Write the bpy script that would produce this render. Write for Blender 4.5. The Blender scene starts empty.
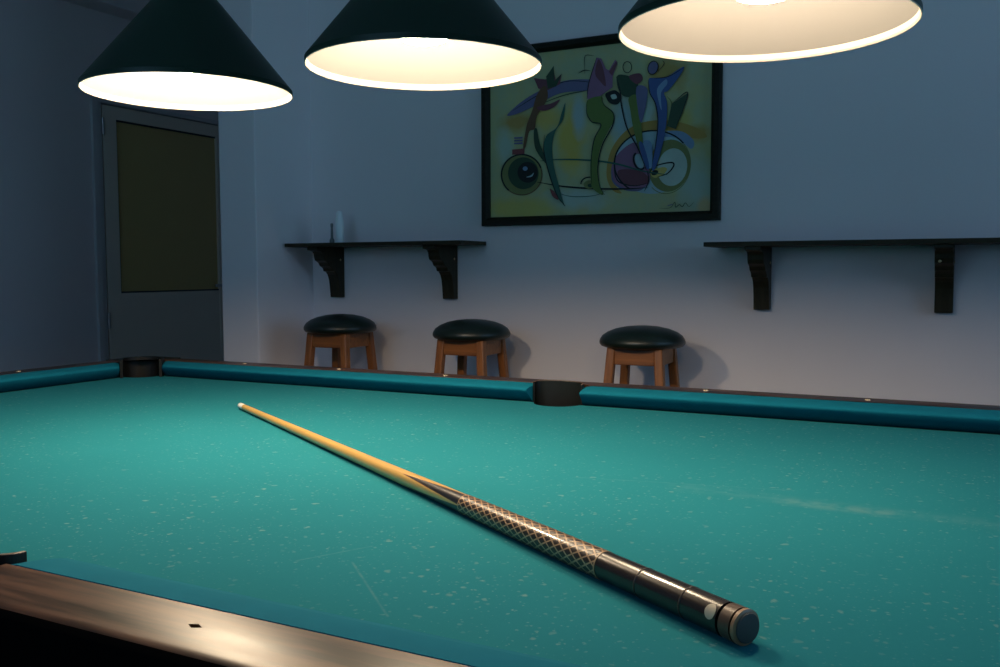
import bpy, bmesh, math, random
from mathutils import Vector, Matrix
random.seed(7)
PI = math.pi
COL = bpy.context.scene.collection
SC = bpy.context.scene
BZ = 0.78                      # height of the playing surface above the floor
WALL_Y = 2.8838                # back wall plane

# ------------------------------------------------------------------ materials
def mat(name, rgb, rough=0.5, metal=0.0, spec=0.5, coat=0.0):
    m = bpy.data.materials.new(name); m.use_nodes = True
    b = m.node_tree.nodes['Principled BSDF']
    b.inputs['Base Color'].default_value = (*rgb, 1)
    b.inputs['Roughness'].default_value = rough
    b.inputs['Metallic'].default_value = metal
    b.inputs['Specular IOR Level'].default_value = spec
    b.inputs['Coat Weight'].default_value = coat
    return m

class NT:
    """small helper for building node graphs"""
    def __init__(s, m):
        s.m = m; s.t = m.node_tree; s.b = s.t.nodes['Principled BSDF']
    def n(s, kind, **kw):
        nd = s.t.nodes.new(kind)
        for k, v in kw.items(): setattr(nd, k, v)
        return nd
    def put(s, sock, v):
        if hasattr(v, 'is_output') or hasattr(v, 'links'): s.t.links.new(v, sock)
        else: sock.default_value = v
    def math(s, op, a, b=None, c=None, clamp=False):
        nd = s.n('ShaderNodeMath', operation=op); nd.use_clamp = clamp
        s.put(nd.inputs[0], a)
        if b is not None: s.put(nd.inputs[1], b)
        if c is not None: s.put(nd.inputs[2], c)
        return nd.outputs[0]
    def obj(s):
        return s.n('ShaderNodeTexCoord').outputs['Object']
    def xyz(s, v):
        nd = s.n('ShaderNodeSeparateXYZ'); s.put(nd.inputs[0], v); return nd.outputs
    def uv(s):
        return s.n('ShaderNodeTexCoord').outputs['UV']
    def mapping(s, v, scale=(1, 1, 1), rot=(0, 0, 0)):
        nd = s.n('ShaderNodeMapping'); s.put(nd.inputs[0], v)
        nd.inputs['Scale'].default_value = scale; nd.inputs['Rotation'].default_value = rot
        return nd.outputs[0]
    def noise(s, v, scale, detail=2, rough=0.5):
        nd = s.n('ShaderNodeTexNoise'); s.put(nd.inputs['Vector'], v)
        nd.inputs['Scale'].default_value = scale; nd.inputs['Detail'].default_value = detail
        nd.inputs['Roughness'].default_value = rough
        return nd.outputs[0]
    def ramp(s, v, lo, hi):
        nd = s.n('ShaderNodeMapRange'); nd.clamp = True
        s.put(nd.inputs[0], v); nd.inputs[1].default_value = lo; nd.inputs[2].default_value = hi
        return nd.outputs[0]
    def mix(s, f, a, b):
        nd = s.n('ShaderNodeMix', data_type='RGBA')
        s.put(nd.inputs[0], f)
        for i, v in ((6, a), (7, b)):
            s.put(nd.inputs[i], v if hasattr(v, 'links') else (*v, 1))
        return nd.outputs[2]
    def color(s, v): s.t.links.new(v, s.b.inputs['Base Color'])
    def rough(s, v): s.t.links.new(v, s.b.inputs['Roughness'])
    def bump(s, h, strength=0.2, dist=0.002):
        nd = s.n('ShaderNodeBump'); nd.inputs['Strength'].default_value = strength
        nd.inputs['Distance'].default_value = dist
        s.t.links.new(h, nd.inputs['Height']); s.t.links.new(nd.outputs[0], s.b.inputs['Normal'])

def wall_mat(name, rgb, var=0.05):
    m = mat(name, rgb, 0.75, spec=0.25); t = NT(m); o = t.obj()
    f = t.noise(o, 1.3, 4)
    t.color(t.mix(f, [c * (1 - var) for c in rgb], [c * (1 + var) for c in rgb]))
    t.bump(t.noise(o, 140, 3), 0.12, 0.002)
    return m

def wood_mat(name, dark, light, rough, axis='x', scale=9.0, coat=0.0, streak=0.5):
    m = mat(name, light, rough, coat=coat); t = NT(m); o = t.obj()
    sc = {'x': (0.7, 9, 9), 'y': (9, 0.7, 9), 'z': (9, 9, 0.7)}[axis]
    g = t.noise(t.mapping(o, sc), scale, 6, 0.6)
    f = t.ramp(g, 0.5 - 0.28, 0.5 + 0.2)
    t.color(t.mix(f, dark, light))
    return m

M = {}
M['wall'] = wall_mat('painted_plaster', (0.81, 0.75, 0.76))
M['ceiling'] = wall_mat('ceiling_paint', (0.72, 0.73, 0.74))
M['trimw'] = mat('white_trim_paint', (0.55, 0.56, 0.55), 0.45)
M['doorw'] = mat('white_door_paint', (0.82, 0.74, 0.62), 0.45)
M['casing'] = mat('door_casing_paint', (0.62, 0.63, 0.64), 0.45)
M['gasket'] = mat('door_gasket', (0.03, 0.035, 0.035), 0.6)
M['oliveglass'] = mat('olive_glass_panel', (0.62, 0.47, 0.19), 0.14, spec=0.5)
M['steel'] = mat('brushed_steel', (0.55, 0.55, 0.55), 0.35, metal=1.0)
M['brass'] = mat('aged_brass', (0.62, 0.50, 0.28), 0.35, metal=1.0)
M['pearl'] = mat('pearl_inlay', (0.75, 0.62, 0.42), 0.3)
M['darkinlay'] = mat('dark_inlay', (0.012, 0.006, 0.003), 0.9, spec=0.0)
M['green'] = mat('dark_green_enamel', (0.010, 0.030, 0.020), 0.42, spec=0.4)
M['seam'] = mat('shade_seam', (0.006, 0.016, 0.011), 0.5)
M['black'] = mat('black_laminate', (0.003, 0.003, 0.003), 1.0, spec=0.0)
M['cord'] = mat('black_cord', (0.01, 0.01, 0.01), 0.6)
M['pocket'] = mat('black_pocket_leather', (0.005, 0.0048, 0.004), 0.42, spec=0.4)
M['lit_top'] = mat('tan_lit_leather', (0.10, 0.055, 0.035), 0.45)  # tan stands in for the lamp highlight on black leather
M['vinyl'] = mat('dark_green_vinyl', (0.006, 0.014, 0.011), 0.38)
M['piping'] = mat('dark_green_piping', (0.006, 0.012, 0.010), 0.45)
M['bottle'] = mat('pale_plastic', (0.85, 0.90, 0.90), 0.4)
M['darkbottle'] = mat('grey_glass_vial', (0.16, 0.18, 0.17), 0.25)
M['cap'] = mat('pale_cap', (0.45, 0.48, 0.48), 0.4)

M['stoolwood'] = wood_mat('stool_wood', (0.14, 0.045, 0.011), (0.32, 0.115, 0.028), 0.42, 'z')
M['stoolwoodx'] = wood_mat('stool_wood_cross', (0.14, 0.045, 0.011), (0.32, 0.115, 0.028), 0.42, 'x')
M['shelfwood'] = wood_mat('dark_shelf_wood', (0.018, 0.015, 0.007), (0.044, 0.034, 0.016), 0.55, 'x')
M['bracketwood'] = wood_mat('dark_bracket_wood', (0.018, 0.015, 0.007), (0.044, 0.034, 0.016), 0.45, 'z')
M['framewood'] = wood_mat('black_green_frame', (0.006, 0.008, 0.004), (0.016, 0.016, 0.008), 0.6, 'x')

for k in ('shelfwood', 'bracketwood', 'framewood', 'green'): M[k].node_tree.nodes['Principled BSDF'].inputs['Specular IOR Level'].default_value = 0.22
# rail laminate: dark walnut with dark streaks
m = mat('walnut_rail', (0.06, 0.03, 0.018), 0.36, spec=0.26); t = NT(m); o = t.obj()
g = t.noise(t.mapping(o, (0.9, 10, 10)), 4.2, 6, 0.62)
t.color(t.mix(t.ramp(g, 0.40, 0.60), (0.011, 0.006, 0.004), (0.105, 0.048, 0.027)))
t.rough(t.math('ADD', t.math('MULTIPLY', g, 0.22), 0.23))
M['rail'] = m
m = mat('walnut_rail_cross', (0.06, 0.03, 0.018), 0.36); t = NT(m); o = t.obj()
g = t.noise(t.mapping(o, (10, 0.9, 10)), 4.2, 6, 0.62)
t.color(t.mix(t.ramp(g, 0.40, 0.60), (0.011, 0.006, 0.004), (0.105, 0.048, 0.027)))
M['railx'] = m

# cushion cloth: clean blue-teal
m = mat('cushion_cloth', (0.012, 0.20, 0.25), 0.9, spec=0.15); t = NT(m); o = t.obj()
t.color(t.mix(t.noise(o, 30, 3), (0.005, 0.136, 0.205), (0.007, 0.160, 0.238)))
t.b.inputs['Specular IOR Level'].default_value = 0.06
M['cushion'] = m

# bed cloth: green-teal with chalk specks, smudges and a few scratches
m = mat('bed_cloth', (0.02, 0.22, 0.21), 0.95, spec=0.1); t = NT(m); o = t.obj()
base = t.mix(t.noise(o, 3.0, 4), (0.012, 0.147, 0.185), (0.017, 0.180, 0.222))
base = t.mix(t.math('MULTIPLY', t.noise(o, 420, 2), 0.35), base, (0.024, 0.195, 0.235))
def specks(scale, size, keep, warp):
    w = t.n('ShaderNodeVectorMath', operation='ADD')
    t.put(w.inputs[0], o)
    nz = t.n('ShaderNodeTexNoise'); t.put(nz.inputs['Vector'], o); nz.inputs['Scale'].default_value = scale * 2.2
    sc_ = t.n('ShaderNodeVectorMath', operation='SCALE'); t.put(sc_.inputs[0], nz.outputs[1]); sc_.inputs['Scale'].default_value = warp / scale
    t.put(w.inputs[1], sc_.outputs[0])
    v = t.n('ShaderNodeTexVoronoi', voronoi_dimensions='2D'); t.put(v.inputs['Vector'], w.outputs[0])
    v.inputs['Scale'].default_value = scale
    c = t.xyz(v.outputs['Color'])
    sz = t.math('MULTIPLY', c[1], size)
    inside = t.ramp(t.math('SUBTRACT', t.math('ADD', sz, size * 0.35), v.outputs['Distance']), 0.0, size * 0.6)
    pick = t.math('GREATER_THAN', c[0], 1 - keep)
    lvl = t.math('ADD', t.math('MULTIPLY', c[2], 0.7), 0.3)
    return t.math('MULTIPLY', t.math('MULTIPLY', inside, pick), lvl)
s1 = t.math('MULTIPLY', specks(34, 0.105, 0.45, 0.5), 0.40)
s2 = t.math('MULTIPLY', specks(75, 0.17, 0.42, 0.5), 0.28)
s3 = t.math('MULTIPLY', specks(150, 0.18, 0.35, 0.4), 0.25)
patch = t.ramp(t.noise(o, 5.5, 3), 0.30, 0.62)
dust = t.math('MULTIPLY', t.math('MAXIMUM', t.math('MAXIMUM', s1, s2), s3), t.math('ADD', t.math('MULTIPLY', patch, 0.75), 0.25))
xy = t.xyz(o)
def seg(ax, ay, bx, by, wid, amp):
    """a scratch: soft distance to a line segment in table coordinates"""
    dx, dy = bx - ax, by - ay; L2 = dx * dx + dy * dy
    px = t.math('SUBTRACT', xy[0], ax); py = t.math('SUBTRACT', xy[1], ay)
    k = t.math('DIVIDE', t.math('ADD', t.math('MULTIPLY', px, dx), t.math('MULTIPLY', py, dy)), L2, clamp=True)
    ex = t.math('SUBTRACT', px, t.math('MULTIPLY', k, dx)); ey = t.math('SUBTRACT', py, t.math('MULTIPLY', k, dy))
    d = t.math('SQRT', t.math('ADD', t.math('MULTIPLY', ex, ex), t.math('MULTIPLY', ey, ey)))
    brk = t.ramp(t.noise(o, 60, 2), 0.3, 0.6)
    return t.math('MULTIPLY', t.math('MULTIPLY', t.ramp(d, wid, 0.0), amp), brk)
CXT, CYT = -0.8083, 1.19167
def S(ax, ay, bx, by, w, a): return seg(ax - CXT, ay - CYT, bx - CXT, by - CYT, w, a)
for sgm in [
        (-0.552, 0.747, -0.437, 0.641, 0.0020, 0.15), (-0.605, 0.725, -0.565, 0.800, 0.002, 0.13),
        (-0.20, 1.196, -0.08, 1.190, 0.026, 0.16), (-0.34, 1.21, 0.06, 1.193, 0.030, 0.06), (-0.50, 1.20, -0.2, 1.26, 0.003, 0.08)]:
    dust = t.math('MAXIMUM', dust, S(*sgm))
# chalk dust worn along the foot of the cushions
t.color(t.mix(dust, base, (0.32, 0.41, 0.36)))
t.b.inputs['Specular IOR Level'].default_value = 0.04
t.bump(t.noise(o, 900, 2), 0.15, 0.0006)
M['bed'] = m

# ------------------------------------------------------------------ object helpers
def tag(o, label=None, cat=None, group=None, kind=None):
    if label: o['label'] = label
    if cat: o['category'] = cat
    if group: o['group'] = group
    if kind: o['kind'] = kind
    return o
def empty(name, loc=(0, 0, 0), rz=0.0):
    o = bpy.data.objects.new(name, None); COL.objects.link(o)
    o.location = loc; o.rotation_euler = (0, 0, rz); o.empty_display_size = 0.05
    return o
def build(name, bm, mats, parent=None, smooth=False, bevel=0.0, segs=2, loc=None, angle=40):
    bmesh.ops.remove_doubles(bm, verts=bm.verts, dist=1e-6)
    bmesh.ops.recalc_face_normals(bm, faces=bm.faces)
    me = bpy.data.meshes.new(name); bm.to_mesh(me); bm.free()
    for mm in (mats if isinstance(mats, (list, tuple)) else [mats]): me.materials.append(mm)
    o = bpy.data.objects.new(name, me); COL.objects.link(o)
    if parent: o.parent = parent
    if loc: o.location = loc
    if smooth:
        for p in me.polygons: p.use_smooth = True
        try: me.set_sharp_from_angle(angle=math.radians(angle))
        except Exception: pass
    if bevel:
        b = o.modifiers.new('bevel', 'BEVEL'); b.width = bevel; b.segments = segs; b.limit_method = 'ANGLE'
        b.angle_limit = math.radians(35)
    return o
def box(bm, x0, x1, y0, y1, z0, z1, mi=0):
    v = [bm.verts.new(p) for p in ((x0, y0, z0), (x1, y0, z0), (x1, y1, z0), (x0, y1, z0), (x0, y0, z1), (x1, y0, z1), (x1, y1, z1), (x0, y1, z1))]
    for f in ((0, 3, 2, 1), (4, 5, 6, 7), (0, 1, 5, 4), (1, 2, 6, 5), (2, 3, 7, 6), (3, 0, 4, 7)):
        bm.faces.new([v[i] for i in f]).material_index = mi
    return bm
def prism(bm, pts, f0, f1, mi=0):
    """polygon pts mapped by f0 and f1 to the two end caps"""
    a = [bm.verts.new(f0(p)) for p in pts]; b = [bm.verts.new(f1(p)) for p in pts]
    n = len(pts)
    fs = [bm.faces.new(a), bm.faces.new(list(reversed(b)))]
    for i in range(n): fs.append(bm.faces.new([a[i], b[i], b[(i + 1) % n], a[(i + 1) % n]]))
    for f in fs: f.material_index = mi
    return bm
def lathe(bm, prof, seg=48, mi=None, closed=False, cap=False):
    """prof: list of (radius, z)"""
    rings = []
    for r, z in prof:
        if r < 1e-6: rings.append([bm.verts.new((0, 0, z))])
        else: rings.append([bm.verts.new((r * math.cos(2 * PI * k / seg), r * math.sin(2 * PI * k / seg), z)) for k in range(seg)])
    idx = range(len(rings)) if closed else range(len(rings) - 1)
    for i in idx:
        a, b = rings[i], rings[(i + 1) % len(rings)]
        for k in range(seg):
            k2 = (k + 1) % seg
            if len(a) == 1 and len(b) == 1: continue
            if len(a) == 1: f = bm.faces.new([a[0], b[k], b[k2]])
            elif len(b) == 1: f = bm.faces.new([a[k], b[0], a[k2]])
            else: f = bm.faces.new([a[k], b[k], b[k2], a[k2]])
            if mi is not None: f.material_index = mi if isinstance(mi, int) else mi[i]
    return bm
def bar(bm, p, q, w, h, up=(0, 0, 1), w2=None, h2=None):
    p, q = Vector(p), Vector(q); d = (q - p).normalized(); u = Vector(up)
    s = d.cross(u).normalized(); u = s.cross(d)
    w2 = w2 or w; h2 = h2 or h
    a = [bm.verts.new(p + s * i * w / 2 + u * j * h / 2) for i, j in ((-1, -1), (1, -1), (1, 1), (-1, 1))]
    b = [bm.verts.new(q + s * i * w2 / 2 + u * j * h2 / 2) for i, j in ((-1, -1), (1, -1), (1, 1), (-1, 1))]
    bm.faces.new(a); bm.faces.new(b[::-1])
    for i in range(4): bm.faces.new([a[i], b[i], b[(i + 1) % 4], a[(i + 1) % 4]])
    return bm
def NB(): return bmesh.new()

# ------------------------------------------------------------------ camera
F_PX = 919.9184
R_ = Vector((0.8901481350445777, 0.4556653469343385, -0.002321482256887617))
U_ = Vector((-0.029754666628760217, 0.06320838608844082, 0.9975566950012946))
D_ = Vector((-0.45469875466122783, 0.8879041567259968, -0.06982299748811284))
cd = bpy.data.cameras.new('camera'); cam = bpy.data.objects.new('camera', cd); COL.objects.link(cam)
cam.matrix_world = Matrix(((R_.x, U_.x, -D_.x, 0), (R_.y, U_.y, -D_.y, 0), (R_.z, U_.z, -D_.z, BZ + 0.2965), (0, 0, 0, 1)))
cd.sensor_fit = 'HORIZONTAL'; cd.sensor_width = 36.0; cd.lens = 36.0 * F_PX / 1000.0
cd.clip_start = 0.02; cd.clip_end = 100
SC.camera = cam

# ------------------------------------------------------------------ the room
RX0, RX1, RY0, RY1H, CZ = -4.20, 2.90, -1.60, 4.90, 2.74
def struct(name, bm, m, parent=None, **k):
    o = build(name, bm, m, parent, **k)
    if not parent: o['kind'] = 'structure'
    return o
struct('floor', box(NB(), RX0 - .15, RX1 + .15, RY0 - .15, RY1H + .15, -0.1, 0), wood_mat('dark_floor', (0.018, 0.013, 0.010), (0.04, 0.028, 0.02), 0.5, 'x', 3))
struct('ceiling', box(NB(), RX0 - .15, RX1 + .15, RY0 - .15, RY1H + .15, CZ, CZ + .1), M['ceiling'])
# back wall runs from the corner pier to the right wall
struct('wall_back', box(NB(), -2.30, RX1 + .15, WALL_Y, WALL_Y + .15, 0, CZ), M['wall'])
struct('wall_corner', box(NB(), -2.4716, -2.30, 2.567, RY1H, 0, CZ), M['wall'], bevel=0.004)
struct('wall_recess', box(NB(), RX0 - .15, -2.4716, RY1H, RY1H + .15, 0, CZ), M['wall'])
FX0, FX1, FZ0, FZ1 = -2.20, -0.20, 1.20, 2.40  # opening for the added fill window behind the camera
b = NB(); box(b, RX0 - .15, FX0, RY0 - .15, RY0, 0, CZ); box(b, FX1, RX1 + .15, RY0 - .15, RY0, 0, CZ)
box(b, FX0, FX1, RY0 - .15, RY0, 0, FZ0); box(b, FX0, FX1, RY0 - .15, RY0, FZ1, CZ)
struct('wall_front', b, M['wall'])
# end wall with the door opening
DY0, DY1, DZ = 3.425, 4.43, BZ + 1.215
b = NB(); box(b, RX0 - .15, RX0, RY0, DY0, 0, CZ); box(b, RX0 - .15, RX0, DY1, RY1H, 0, CZ); box(b, RX0 - .15, RX0, DY0, DY1, DZ, CZ)
struct('wall_left', b, M['wall'])
# right wall with a window
WY0, WY1, WZ0, WZ1 = 0.30, 2.60, 0.90, 2.40
b = NB(); box(b, RX1, RX1 + .15, RY0, WY0, 0, CZ); box(b, RX1, RX1 + .15, WY1, WALL_Y, 0, CZ)
box(b, RX1, RX1 + .15, WY0, WY1, 0, WZ0); box(b, RX1, RX1 + .15, WY0, WY1, WZ1, CZ)
struct('wall_right', b, M['wall'])
gm = bpy.data.materials.new('clear_glass'); gm.use_nodes = True
nt = gm.node_tree; nt.nodes.remove(nt.nodes['Principled BSDF'])
tr = nt.nodes.new('ShaderNodeBsdfTransparent'); gl = nt.nodes.new('ShaderNodeBsdfGlossy'); gl.inputs['Roughness'].default_value = 0.02
mx = nt.nodes.new('ShaderNodeMixShader'); mx.inputs[0].default_value = 0.06
nt.links.new(tr.outputs[0], mx.inputs[1]); nt.links.new(gl.outputs[0], mx.inputs[2]); nt.links.new(mx.outputs[0], nt.nodes['Material Output'].inputs[0])
def window(name, loc, rz, hw, hh):
    w = empty(name, loc, rz); w['kind'] = 'structure'
    b = NB()
    for y0, y1, z0, z1 in ((-hw, hw, 0, .06), (-hw, hw, hh - .06, hh), (-hw, -hw + .06, .06, hh - .06), (hw - .06, hw, .06, hh - .06), (-.03, .03, .06, hh - .06)):
        box(b, -.03, .03, y0, y1, z0, z1)
    build('window_frame', b, M['trimw'], w)
    for s in (0, 1):
        b = NB(); box(b, -.004, .004, (-hw + .06, .03)[s], (-.03, hw - .06)[s], .06, hh - .06)
        build('window_pane', b, gm, w)
window('window_1', (RX1 + .08, (WY0 + WY1) / 2, WZ0), 0, (WY1 - WY0) / 2, WZ1 - WZ0)
window('fill_window', ((FX0 + FX1) / 2, RY0 - .08, FZ0), PI / 2, (FX1 - FX0) / 2, FZ1 - FZ0)  # added, out of view: fills the end wall and pier with light
# boxed coving along the head of the end wall, skirting along the back wall
struct('trim_1', box(NB(), RX0, RX0 + .16, RY0, RY1H, BZ + 1.677, CZ), M['wall'], bevel=0.004)
struct('baseboard_back', box(NB(), -2.30, RX1, WALL_Y - .015, WALL_Y, 0, .10), M['trimw'], bevel=0.003)
# door in the end wall
d = empty('door_1', (RX0, 0, 0)); d['kind'] = 'structure'
b = NB(); zt = BZ + 1.187
box(b, -.05, .018, DY0, 3.462, 0, DZ); box(b, -.05, .010, 3.462, 3.487, 0, DZ - .02)
box(b, -.05, .018, 4.385, DY1, 0, DZ); box(b, -.05, .018, 3.462, 4.385, zt + .006, DZ)
build('door_casing', b, M['casing'], d, bevel=0.003)
b = NB(); box(b, -.055, -.045, 3.487, 4.385, 0, zt + .006)
build('door_stop', b, M['gasket'], d)
L0, L1 = 3.500, 4.382
b = NB()
box(b, -.045, .004, L0, 3.588, 0.02, zt); box(b, -.045, .004, 4.340, L1, 0.02, zt)
box(b, -.045, .004, 3.588, 4.340, BZ + 1.118, zt)
box(b, -.040, .000, 3.588, 4.340, 0.02, BZ + .168)
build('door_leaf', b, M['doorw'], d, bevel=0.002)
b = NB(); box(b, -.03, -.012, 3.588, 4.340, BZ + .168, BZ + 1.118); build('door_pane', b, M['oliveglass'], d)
b = NB()
for s in ((3.588, 3.596),): box(b, -.012, -.004, s[0], s[1], BZ + .168, BZ + 1.118)
box(b, -.012, -.004, 3.596, 4.340, BZ + .168, BZ + .177); box(b, -.012, -.004, 3.596, 4.340, BZ + 1.109, BZ + 1.118)
build('glazing_bead', b, M['gasket'], d)
for hz in (BZ + 1.07, BZ + .02, BZ - .60):
    b = NB(); lathe(b, [(0, -.045), (.006, -.045), (.008, -.043), (.008, .043), (.006, .045), (0, .045)], 12)
    build('door_hinge', b, M['steel'], d, smooth=True, loc=(.012, 3.494, hz))
b = NB(); bar(b, (.004, 4.362, .98), (.05, 4.362, .98), .02, .02); bar(b, (.05, 4.372, .98), (.05, 4.26, .98), .018, .018)
build('door_handle', b, M['steel'], d, bevel=0.004)

# ------------------------------------------------------------------ the pool table
TB = empty('pool_table', (CXT, CYT, 0))
tag(TB, 'long pool table with worn speckled teal cloth, blue-green cushions and dark walnut rails', 'pool table')
HL, HW = 1.255, 0.635
NZ, TZ = BZ + 0.0314, BZ + 0.0405
BACK, OUT = 0.050, 0.128
SR, SD = 0.056, 0.036           # side pocket hole radius and set-back
CR, CD = 0.060, 0.015           # corner pocket
# bed outline with the six cut-outs (x right, y away)
def arc(cx, cy, r, a0, a1, n=20):
    return [(cx + r * math.cos(a0 + (a1 - a0) * k / n), cy + r * math.sin(a0 + (a1 - a0) * k / n)) for k in range(n + 1)]
E_ = 0.024
def corner_arc(sx, sy):
    cx, cy = sx * (HL + CD), sy * (HW + CD)
    ex, ey = HL + E_, HW + E_
    # intersections with the two bed edges, seen from the circle centre
    k = math.sqrt(CR ** 2 - (ey - HW - CD) ** 2)
    p = (sx * (HL + CD - k), sy * ey); q = (sx * ex, sy * (HW + CD - k))
    a0 = math.atan2(p[1] - cy, p[0] - cx); a1 = math.atan2(q[1] - cy, q[0] - cx)
    dlt = (a1 - a0 + PI) % (2 * PI) - PI
    # go round the inner side, towards the table centre
    ac = math.atan2(-sy, -sx)
    mid = a0 + dlt / 2
    if math.cos(mid - ac) < 0: dlt = dlt - math.copysign(2 * PI, dlt)
    return arc(cx, cy, CR, a0, a0 + dlt)
def side_arc(sy):
    cy = sy * (HW + SD); k = math.sqrt(SR ** 2 - (SD - E_) ** 2); ey = sy * (HW + E_)
    a0 = math.atan2(ey - cy, -k); a1 = math.atan2(ey - cy, k)
    dlt = (a1 - a0 + PI) % (2 * PI) - PI
    if math.sin(a0 + dlt / 2) * sy > 0: dlt -= math.copysign(2 * PI, dlt)
    return arc(0, cy, SR, a0, a0 + dlt)
outl = corner_arc(-1, -1)[::-1] + side_arc(-1) + corner_arc(1, -1) + corner_arc(1, 1)[::-1] + side_arc(1)[::-1] + corner_arc(-1, 1)
build('bed_cloth', prism(NB(), outl, lambda p: (p[0], p[1], BZ), lambda p: (p[0], p[1], BZ - .012)), M['bed'], TB)
build('slate_bed', prism(NB(), [(x * .9999, y * .9999) for x, y in outl], lambda p: (p[0], p[1], BZ - .0122), lambda p: (p[0], p[1], BZ - .034)), mat('slate', (0.05, 0.055, 0.06), 0.8), TB)

# cushions and rails in a frame: s along the rail, d outward from the nose line
def frame_long(sy): return lambda s, dd, z: (s, sy * (HW + dd), z)
def frame_short(sx): return lambda s, dd, z: (sx * (HL + dd), s, z)
# (d, z) cushion profile
CP = [(0.030, BZ + .0003), (0.012, BZ + .018), (0.0008, BZ + .0275), (0.0, NZ - .001), (0.0012, NZ + .0012), (0.012, NZ + .0042),
      (0.030, TZ - .0022), (BACK - .001, TZ - .0004), (BACK, BZ + .0003)]
def cushion(fr, s0, s1, e0, e1):
    """s0, s1 at the nose; e0, e1 how far the back is shifted at either end"""
    b = NB(); rows = []
    for k, tt in enumerate((0.0, 0.012, 0.5, 0.988, 1.0)):
        row = []
        for dd, z in CP:
            a = s0 + e0 * dd / BACK; c = s1 + e1 * dd / BACK
            s = a + (c - a) * tt
            # softened ends
            if k in (0, 4): z = BZ + .0003 + (z - BZ - .0003) * .93; s = s; dd = dd * .97 + .0012
            row.append(b.verts.new(fr(s, dd, z)))
        rows.append(row)
    n = len(CP)
    for r0, r1 in zip(rows, rows[1:]):
        for i in range(n): b.faces.new([r0[i], r1[i], r1[(i + 1) % n], r0[(i + 1) % n]])
    b.faces.new(rows[0]); b.faces.new(rows[-1][::-1])
    o = build('cushion', b, M['cushion'], TB, smooth=True, angle=50)
    return o
# (d, z) wooden rail profile with a rounded outer edge
RP = [(BACK + .0006, BZ - .06), (BACK + .0006, TZ - .0006), (BACK + .0016, TZ), (OUT - .016, TZ), (OUT - .008, TZ - .0015), (OUT - .003, TZ - .005), (OUT, TZ - .012), (OUT, BZ - .06)]
def rail(fr, s0, s1, m, sights, notch=None):
    b = NB()
    if notch:                        # thin strip of the rail that runs on behind the pocket
        SP = [(.0638, BZ - .06), (.0638, TZ - .0006), (.0648, TZ)] + RP[3:]
        a = [b.verts.new(fr(notch[0], dd, z)) for dd, z in SP]; c = [b.verts.new(fr(notch[1], dd, z)) for dd, z in SP]
        n = len(SP); b.faces.new(a); b.faces.new(c[::-1])
        for i in range(n): b.faces.new([a[i], c[i], c[(i + 1) % n], a[(i + 1) % n]]).material_index = 1 if i >= 4 else 0
    a = [b.verts.new(fr(s0, dd, z)) for dd, z in RP]; c = [b.verts.new(fr(s1, dd, z)) for dd, z in RP]
    n = len(RP); b.faces.new(a); b.faces.new(c[::-1])
    for i in range(n): b.faces.new([a[i], c[i], c[(i + 1) % n], a[(i + 1) % n]]).material_index = 1 if i >= 4 else 0
    o = build('rail', b, [m, M['black']], TB, smooth=True, angle=30)
    for s, sm in sights:
        b = NB()
        pts = [(-.008, 0), (0, -.0045), (.008, 0), (0, .0045)]
        if sm == 'pearl': pts = [(.006 * math.cos(k * PI / 8), .006 * math.sin(k * PI / 8)) for k in range(16)]
        sz = .0012 if sm == 'pearl' else .0002
        prism(b, pts, lambda p: fr(s + p[0], .0815 + p[1], TZ - .001), lambda p: fr(s + p[0] * .8, .0815 + p[1] * .8, TZ + sz))
        build('sight', b, M['pearl'] if sm == 'pearl' else M['darkinlay'], o)
    return o
SG = 0.3175
JS, JSB = 0.0636, 0.0592         # side jaw half opening at nose and back
JC, JCB = 0.0760, 0.0360         # corner jaw distance from the corner at nose and back
for sy in (-1, 1):
    fr = frame_long(sy)
    kind = 'pearl' if sy > 0 else 'dark'
    cushion(fr, -HL + JC, -JS, JCB - JC, JS - JSB); cushion(fr, JS, HL - JC, JSB - JS, JC - JCB)
    rail(fr, -HL + .0125, -.0638, M['rail'], [(-SG * k, kind) for k in (1, 2, 3)], (-.0642, -.0004))
    rail(fr, .0638, HL - .0125, M['rail'], [(SG * k, kind) for k in (1, 2, 3)], (.0004, .0642))
for sx in (-1, 1):
    fr = frame_short(sx)
    cushion(fr, -HW + JC, HW - JC, JCB - JC, JC - JCB)
    rail(fr, -HW + .0125, HW - .0125, M['railx'], [(SG * k, 'pearl') for k in (-1, 0, 1)])

# pockets: casting with the U-shaped mouth, drop cup below, leather facing strips on the cushion ends
PZ = TZ + .0045
def casting(b, pts, z0, z1):
    prism(b, pts, lambda p: (p[0], p[1], z0), lambda p: (p[0], p[1], z1))
def cup(b, cx, cy, r):
    prof = [(r + .004, BZ - .036), (r + .004, BZ - .15), (0, BZ - .15), (0, BZ - .145), (r, BZ - .143), (r, BZ - .036)]
    b2 = bmesh.new(); lathe(b2, prof, 32)
    off = len(b.verts)
    vm = {v: b.verts.new((v.co.x + cx, v.co.y + cy, v.co.z)) for v in b2.verts}
    for f in b2.faces: b.faces.new([vm[v] for v in f.verts])
    b2.free()
HZ = BZ + .0495                 # top of the leather hood round each pocket mouth
def spline(pts):
    o_ = smooth_open_pts(pts); return o_
def smooth_open_pts(pts, n=5):
    P_ = [Vector(p) for p in pts]; P_ = [2 * P_[0] - P_[1]] + P_ + [2 * P_[-1] - P_[-2]]; out = []
    for i in range(1, len(P_) - 2):
        p0, p1, p2, p3 = P_[i - 1:i + 3]
        for k in range(n):
            t_ = k / n
            out.append(.5 * ((2 * p1) + (-p0 + p2) * t_ + (2 * p0 - 5 * p1 + 4 * p2 - p3) * t_ ** 2 + (-p0 + 3 * p1 - 3 * p2 + p3) * t_ ** 3))
    return [tuple(v) for v in out + [P_[-2]]]
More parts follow.
